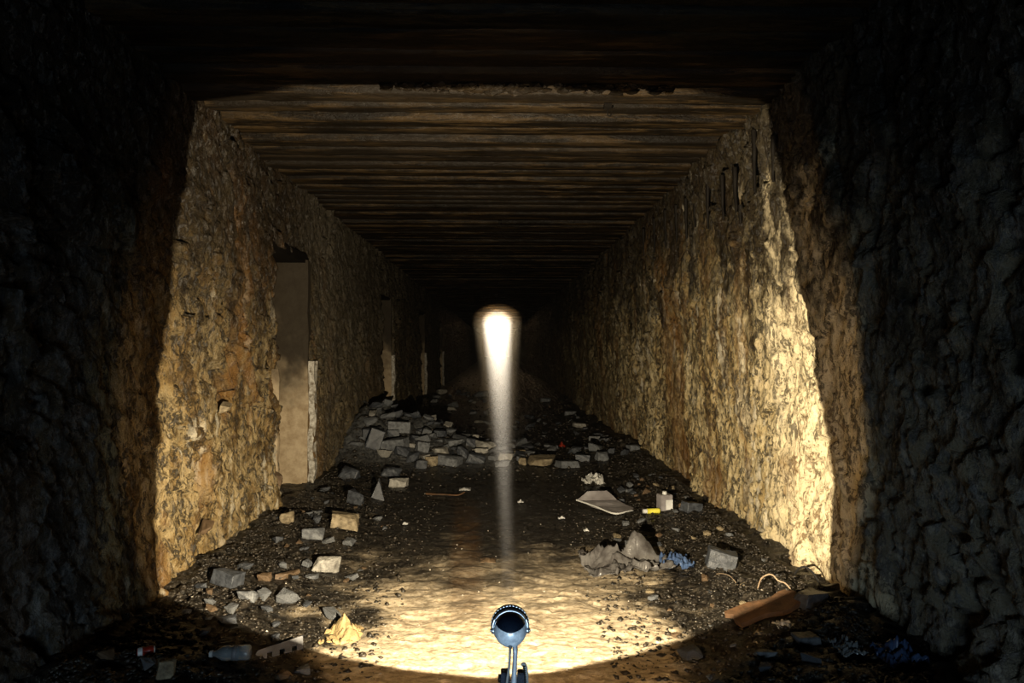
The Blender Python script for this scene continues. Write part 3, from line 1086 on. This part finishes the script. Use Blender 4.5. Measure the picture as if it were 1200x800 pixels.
def crumple(name, w, d, peaks, amp, seed, mat, thick=0.003, n=44, hollow=None):
    """crumpled sheet: creased height field with a ragged outline, given real thickness"""
    u = np.linspace(-1, 1, n)
    U, V = np.meshgrid(u, u, indexing='ij')
    X = U * w / 2 * (1 + 0.18 * fbm(V * 1.7, U * .4, seed, 3)); Y = V * d / 2 * (1 + 0.25 * fbm(U * 1.7, V * .4, seed + 5, 3))
    v1, e1 = chips(U * 2.3, V * 2.3, seed + 9, 1.0)
    v2, e2 = chips(U * 5.5, V * 5.5, seed + 19, 1.0)
    Z = amp * (0.5 * v1 + 0.22 * v2) + amp * .3
    for (pu, pv, ph, pr) in peaks:
        r = np.sqrt((U - pu) ** 2 + (V - pv) ** 2) / pr
        Z = Z + ph * (0.55 * np.exp(-(1.5 * r) ** 2) + 0.45 * np.clip(1 - r, 0, 1)) * (1 + 0.9 * v1)
    Z = np.clip(Z, 0.001, None)
    me = grid_mesh(name, np.stack([X, Y, Z], -1))
    o = link(name, me, mat)
    md = o.modifiers.new('thickness', 'SOLIDIFY')
    md.thickness = thick
    md.offset = 1
    return o


# big crumpled grey sheet at right
p, k = frame_at(742, 672, 1)
o = crumple('plastic_sheet', 104 * k, 0.42, [(-.4, .1, .085, .5), (.42, .35, .10, .45), (.1, .5, .03, .6), (-.9, 0, .02, .3)], 0.10, 41, M['sheet'])
o.location = (p.x - 0.03, p.y + 0.14, p.z + 0.004)
o.rotation_euler = (0, 0, 0.12)
tag(o, 'crumpled grey plastic sheet on the mud before the right wall', 'plastic sheet')
p, k = frame_at(796, 668, 1)
o = crumple('plastic_bag', 34 * k, 0.2, [(0, 0, .03, .9)], 0.07, 61, M['blue'])
o.location = (p.x, p.y + 0.1, p.z + 0.004)
tag(o, 'crumpled dark blue plastic bag beside the grey plastic sheet', 'bag')
p, k = frame_at(697, 568, 1)
o = crumple('plastic_bag', 24 * k, 0.30, [(.1, 0, .05, .9)], 0.09, 71, M['wht'])
o.location = (p.x, p.y + 0.12, p.z + 0.004)
tag(o, 'crumpled white plastic bag behind the grey card sheet', 'bag')
p, k = frame_at(1001, 770, 1)
o = crumple('plastic_wrap', 30 * k, 0.16, [(0, 0, .03, .9)], 0.05, 81, M['clear'])
o.location = (p.x, p.y + 0.06, p.z + 0.004)
tag(o, 'crumpled clear plastic wrap in the dark at lower right', 'plastic wrap')
p, k = frame_at(1064, 782, 1)
o = crumple('plastic_bag', 44 * k, 0.2, [(0, 0, .03, .9), (.4, 0, .02, .5)], 0.06, 91, M['blue'])
o.location = (p.x, p.y + 0.08, p.z + 0.004)
tag(o, 'crumpled blue plastic bag in the dark near the lower right wall', 'bag')
p, k = frame_at(923, 738, 1)
o = crumple('paper_scrap', 24 * k, 0.09, [(0, 0, .025, .9)], 0.02, 95, M['wht'])
o.location = (p.x, p.y + 0.03, p.z + 0.004)
tag(o, 'torn white paper scrap under the rotten board', 'paper')
for (px, py, w, lab) in ((610, 589, 7, 'small white paper scrap on the floor right of the beam'), (658, 608, 8, 'small white paper scrap left of the grey card sheet'), (687, 623, 6, 'small white paper scrap above the crumpled grey sheet'), (475, 615, 6, 'small white paper scrap on the mud left of the beam'), (545, 574, 13, 'long white scrap on the floor before the rubble mound'), (572, 658, 18, 'crumpled pinkish scrap on the mud just left of the beam')):
    p, k = frame_at(px, py, 1)
    o = crumple('paper_scrap', w * k, w * k, [(0, 0, .012, .9)], 0.012, px, M['wht'] if w != 18 else M['st_brown'], 0.002, 14)
    o.location = (p.x, p.y, p.z + 0.006)
    tag(o, lab, 'paper')

# folded grey card sheet
p, k = frame_at(716, 604, 1)
card = tag(empty('card_sheet', (p.x, p.y, p.z), 0.0), 'bent grey card sheet lying flat before the right wall', 'card sheet')
for nm, pts in (('panel', [(-0.28, 0.42, .05), (0.02, -0.02, .015), (0.30, 0.10, .02), (0.12, 0.40, .055)]), ('flap', [(-0.28, 0.42, .05), (0.12, 0.40, .055), (0.04, 0.50, .13), (-0.16, 0.50, .12)])):
    bm = bmesh.new()
    vs_ = [bm.verts.new(q) for q in pts]
    bm.faces.new(vs_)
    bmesh.ops.subdivide_edges(bm, edges=bm.edges, cuts=6, use_grid_fill=True)
    for v in bm.verts:
        v.co.z += 0.02 * float(vnoise(v.co.x * 9, v.co.y * 9, 77)) + 0.006
    o = link(nm, bm_mesh(nm, bm), M['board_grey'], card)
    md = o.modifiers.new('thickness', 'SOLIDIFY'); md.thickness = 0.006
rim = bm_mesh('rim', tube([(-0.28, 0.42, .055), (-0.13, 0.20, .045), (0.02, -0.02, .025), (0.16, 0.04, .025), (0.30, 0.10, .03)], 0.008, 6))
link('rim', rim, M['wht'], card)

# carton and yellow tube
p, k = frame_at(780, 599, 1)
car = tag(empty('carton', (p.x, p.y + 0.04, p.z), 0.25), 'small grey and white carton standing by the right wall', 'carton')
bm = bmesh.new()
add_box(bm, (0, 0, 0.075), (0.12, 0.10, 0.15))
bmesh.ops.bevel(bm, geom=list(bm.edges), offset=0.006, segments=2, affect='EDGES')
link('body', bm_mesh('body', bm), M['board_grey'], car)
bm = bmesh.new()
add_box(bm, (0.022, -0.052, 0.06), (0.07, 0.004, 0.09))
link('front_label', bm_mesh('front_label', bm), M['wht'], car)
bm = bmesh.new()
add_cyl(bm, (0.0, 0, 0.148), (0.0, 0, 0.178), 0.022, 0.020, 14)
link('cap', bm_mesh('cap', bm), M['wht'], car)
p, k = frame_at(765, 602, 1)
tb = tag(empty('yellow_tube', (p.x, p.y, p.z + 0.026), 0.12), 'small yellow tube with white cap lying beside the carton', 'tube')
bm = bmesh.new()
add_cyl(bm, (-0.055, 0, 0), (0.06, 0, 0), 0.024, 0.024, 18)
add_cyl(bm, (0.06, 0, 0), (0.066, 0, 0), 0.024, 0.018, 18)
link('body', bm_mesh('body', bm), M['yellow'], tb, False)
bm = bmesh.new()
add_cyl(bm, (-0.095, 0, 0), (-0.058, 0, 0), 0.018, 0.021, 18)
link('cap', bm_mesh('cap', bm), M['wht'], tb, False)

# clear bottle lying at lower left
p, k = frame_at(268, 776, 1)
L = 46 * k
bt = tag(empty('plastic_bottle', (p.x, p.y + 0.02, p.z + 0.036), 0.08), 'dirty clear plastic bottle lying in the dark at lower left', 'bottle')
R_ = 0.036
prof = [(L * .5, 0.0), (L * .5, R_ * .8), (L * .46, R_), (L * .3, R_), (L * .28, R_ * .94), (L * .22, R_), (L * .05, R_), (L * .02, R_ * .92), (-L * .05, R_), (-L * .16, R_), (-L * .33, R_ * .5), (-L * .38, R_ * .36), (-L * .42, R_ * .36)]
link('body', bm_mesh('body', lathe(prof, 24, 'X')), M['clear'], bt, True)
bm = bmesh.new()
add_cyl(bm, (-L * .42, 0, 0), (-L * .5, 0, 0), R_ * .46, R_ * .44, 18)
link('cap', bm_mesh('cap', bm), M['wht'], bt)
bm = lathe([(L * .20, R_ * 1.01), (L * .20, R_ * 1.02), (L * .07, R_ * 1.02), (L * .07, R_ * 1.01)], 24, 'X')
link('paper_label', bm_mesh('paper_label', bm), M['tin'], bt, True)

# toothed grey strip
p, k = frame_at(326, 771, 1)
w = 58 * k
bm = bmesh.new()
out = [(-w / 2, 0.0)]
for i in range(3):
    a = -w / 2 + w * (0.30 + 0.24 * i)
    out += [(a, 0.0), (a, 0.03), (a + w * .10, 0.03), (a + w * .10, 0.0)]
out += [(w / 2, 0.0), (w / 2, 0.075), (-w / 2 + w * .12, 0.055)]
f = bm.faces.new([bm.verts.new((x, y, 0)) for x, y in out])
r = bmesh.ops.extrude_face_region(bm, geom=[f])
bmesh.ops.translate(bm, vec=(0, 0, 0.006), verts=[v for v in r['geom'] if isinstance(v, bmesh.types.BMVert)])
o = link('toothed_strip', bm_mesh('toothed_strip', bm), M['tin'])
o.location = (p.x, p.y - 0.01, p.z + 0.015)
o.rotation_euler = (0.55, -0.18, 0.18)
tag(o, 'grey toothed plastic strip beside the clear bottle at lower left', 'strip')

# red and white can
p, k = frame_at(168, 772, 1)
cn = tag(empty('drink_can', (p.x, p.y + 0.02, p.z + 0.028), 0.5), 'crushed red and white can at the foot of the near left wall', 'can')
cn.scale = (0.75, 0.75, 0.75)
link('body', bm_mesh('body', lathe([(-.05, 0), (-.05, .020), (-.045, .027), (-.015, .029), (.0, .024), (.02, .028), (.045, .027), (.05, .020), (.05, 0)], 20, 'X')), M['red'], cn, True)
link('rim', bm_mesh('rim', lathe([(.046, .0272), (.050, .0215), (.054, .0215), (.054, .018), (.050, .0)], 20, 'X')), M['wht'], cn, True)
link('white_band', bm_mesh('white_band', lathe([(-.045, .0275), (-.030, .0292), (-.018, .0294)], 20, 'X')), M['wht'], cn, True)

# yellow clay lump
p, k = frame_at(400, 752, 1)
cl = tag(empty('clay_lump', (p.x, p.y, p.z), 0.0), 'broken yellow clay lump with a pointed ridge at the edge of the light', 'clay lump')
n = 40
u = np.linspace(-1, 1, n)
U, V = np.meshgrid(u, u, indexing='ij')
ang = np.abs(U * 0.55 + V * 0.83)
rid = np.clip(1 - ang / 0.45, 0, 1) * np.clip(1 - np.abs(U + 0.15) / 0.9, 0, 1)
v1, e1 = chips(U * 3.2, V * 3.2, 301, 1.0)
mask = np.clip(1.15 - np.sqrt(U ** 2 + V ** 2), 0, 1)
Z = (0.085 * rid + 0.028 * np.clip(v1 + .4, 0, 1) * np.clip(mask * 2, 0, 1) + 0.03 * mask) * np.clip(mask * 2.5, 0, 1) - 0.02
link('body', grid_mesh('body', np.stack([U * 0.13, V * 0.16 + 0.10, Z], -1)), M['mud_yellow'], cl)
for i in range(14):
    rs = random.Random(900 + i)
    o = link('crumb', rock_mesh(rs, (rs.uniform(.015, .045), rs.uniform(.015, .04), rs.uniform(.01, .03)), .2, 12), M['mud_yellow'], cl)
    o.location = (rs.uniform(-.11, .17), rs.uniform(-.05, .14), 0.0)

# grey triangular shard by the left wall
p, k = frame_at(441, 586, 1)
bm = bmesh.new()
for q in ((-.07, 0, 0), (.08, .01, 0), (.02, .03, .20), (-.06, .05, 0), (.07, .07, 0), (.02, .06, .23)):
    bm.verts.new(q)
bmesh.ops.convex_hull(bm, input=bm.verts)
o = link('slate_shard', bm_mesh('slate_shard', bm), M['st_dark'])
o.location = (p.x, p.y, p.z - 0.01)
tag(o, 'pointed grey slate shard standing upright before the rubble mound', 'stone')

# stick, board
p, k = frame_at(518, 583, 1)
o = link('stick', bm_mesh('stick', tube([(-.18, .10, .02), (-.05, .02, .03), (.03, .03, .025), (.17, -.02, .03), (.24, .03, .05)], lambda t: .012 - .006 * t, 6)), M['wood'])
o.location = p
tag(o, 'thin brown stick lying before the rubble mound', 'stick')
p = at(868, 735); q = at(935, 712)
dv = (q - p); Lb = dv.length
bm = bmesh.new()
add_box(bm, (Lb / 2, 0, 0.0), (Lb * 1.1, 0.15, 0.03))
bmesh.ops.subdivide_edges(bm, edges=bm.edges, cuts=7, use_grid_fill=True)
for v in bm.verts:
    v.co.z += 0.010 * float(vnoise(v.co.x * 9, v.co.y * 16, 55))
    v.co.y += 0.05 * float(vnoise(v.co.x * 8, v.co.z * 3, 56))
    v.co.x += 0.06 * float(vnoise(v.co.y * 30, v.co.z * 3, 57))
o = link('board', bm_mesh('board', bm), M['wood'])
o.location = (p.x, p.y + 0.03, p.z + 0.035)
o.rotation_euler = (0.15, -math.asin(max(-1, min(1, dv.z / Lb))) - 0.03, math.atan2(dv.y, dv.x))
tag(o, 'short rotten wooden board at the edge of the light, lower right', 'board')


# cables
def cable(pxs, r, mat, label, h):
    """a bent cable: feet at the first and last pixel, loop heights given"""
    pts = []
    a = at(*pxs[0]); b = at(*pxs[-1])
    for i, (px, py) in enumerate(pxs):
        t = i / (len(pxs) - 1)
        dpt = a.y + (b.y - a.y) * t
        dr = ray(px, py)
        pt = CAM + dr * (dpt / dr.y)
        pt.z = max(pt.z, float(floor_z(pt.x, pt.y)) + r * .7)
        pts.append(pt)
    o = link('cable', bm_mesh('cable', tube([p_ - a for p_ in pts], r, 8)), mat, None, True)
    o.location = a
    tag(o, label, 'cable')


cable([(888, 690), (892, 678), (900, 673), (906, 674), (912, 680), (920, 683), (926, 690), (928, 699), (925, 703)], 0.005, M['cable'], 'pale looped cable end rising from the rubble at the right wall', 0.1)
cable([(931, 674), (936, 666), (943, 664), (951, 669), (957, 677), (962, 688)], 0.006, M['cable_k'], 'black bent wire arching against the lit right wall', 0.1)
cable([(838, 673), (848, 672), (857, 676), (866, 688)], 0.0025, M['cable'], 'thin pale wire on the rubble left of the looped cable', 0.03)
cable([(846, 660), (838, 652), (832, 662), (824, 668)], 0.002, M['cable_k'], 'thin black wire lying on the dark flat slab', 0.03)
# red scrap in the far rubble
p, k = frame_at(658, 524, 1)
o = crumple('red_scrap', 8 * k, 8 * k, [(0, 0, .05, .9)], 0.03, 501, M['red'], 0.003, 14)
o.location = (p.x, p.y, p.z + 0.006)
tag(o, 'small red plastic scrap in the rubble line right of the beam', 'scrap')
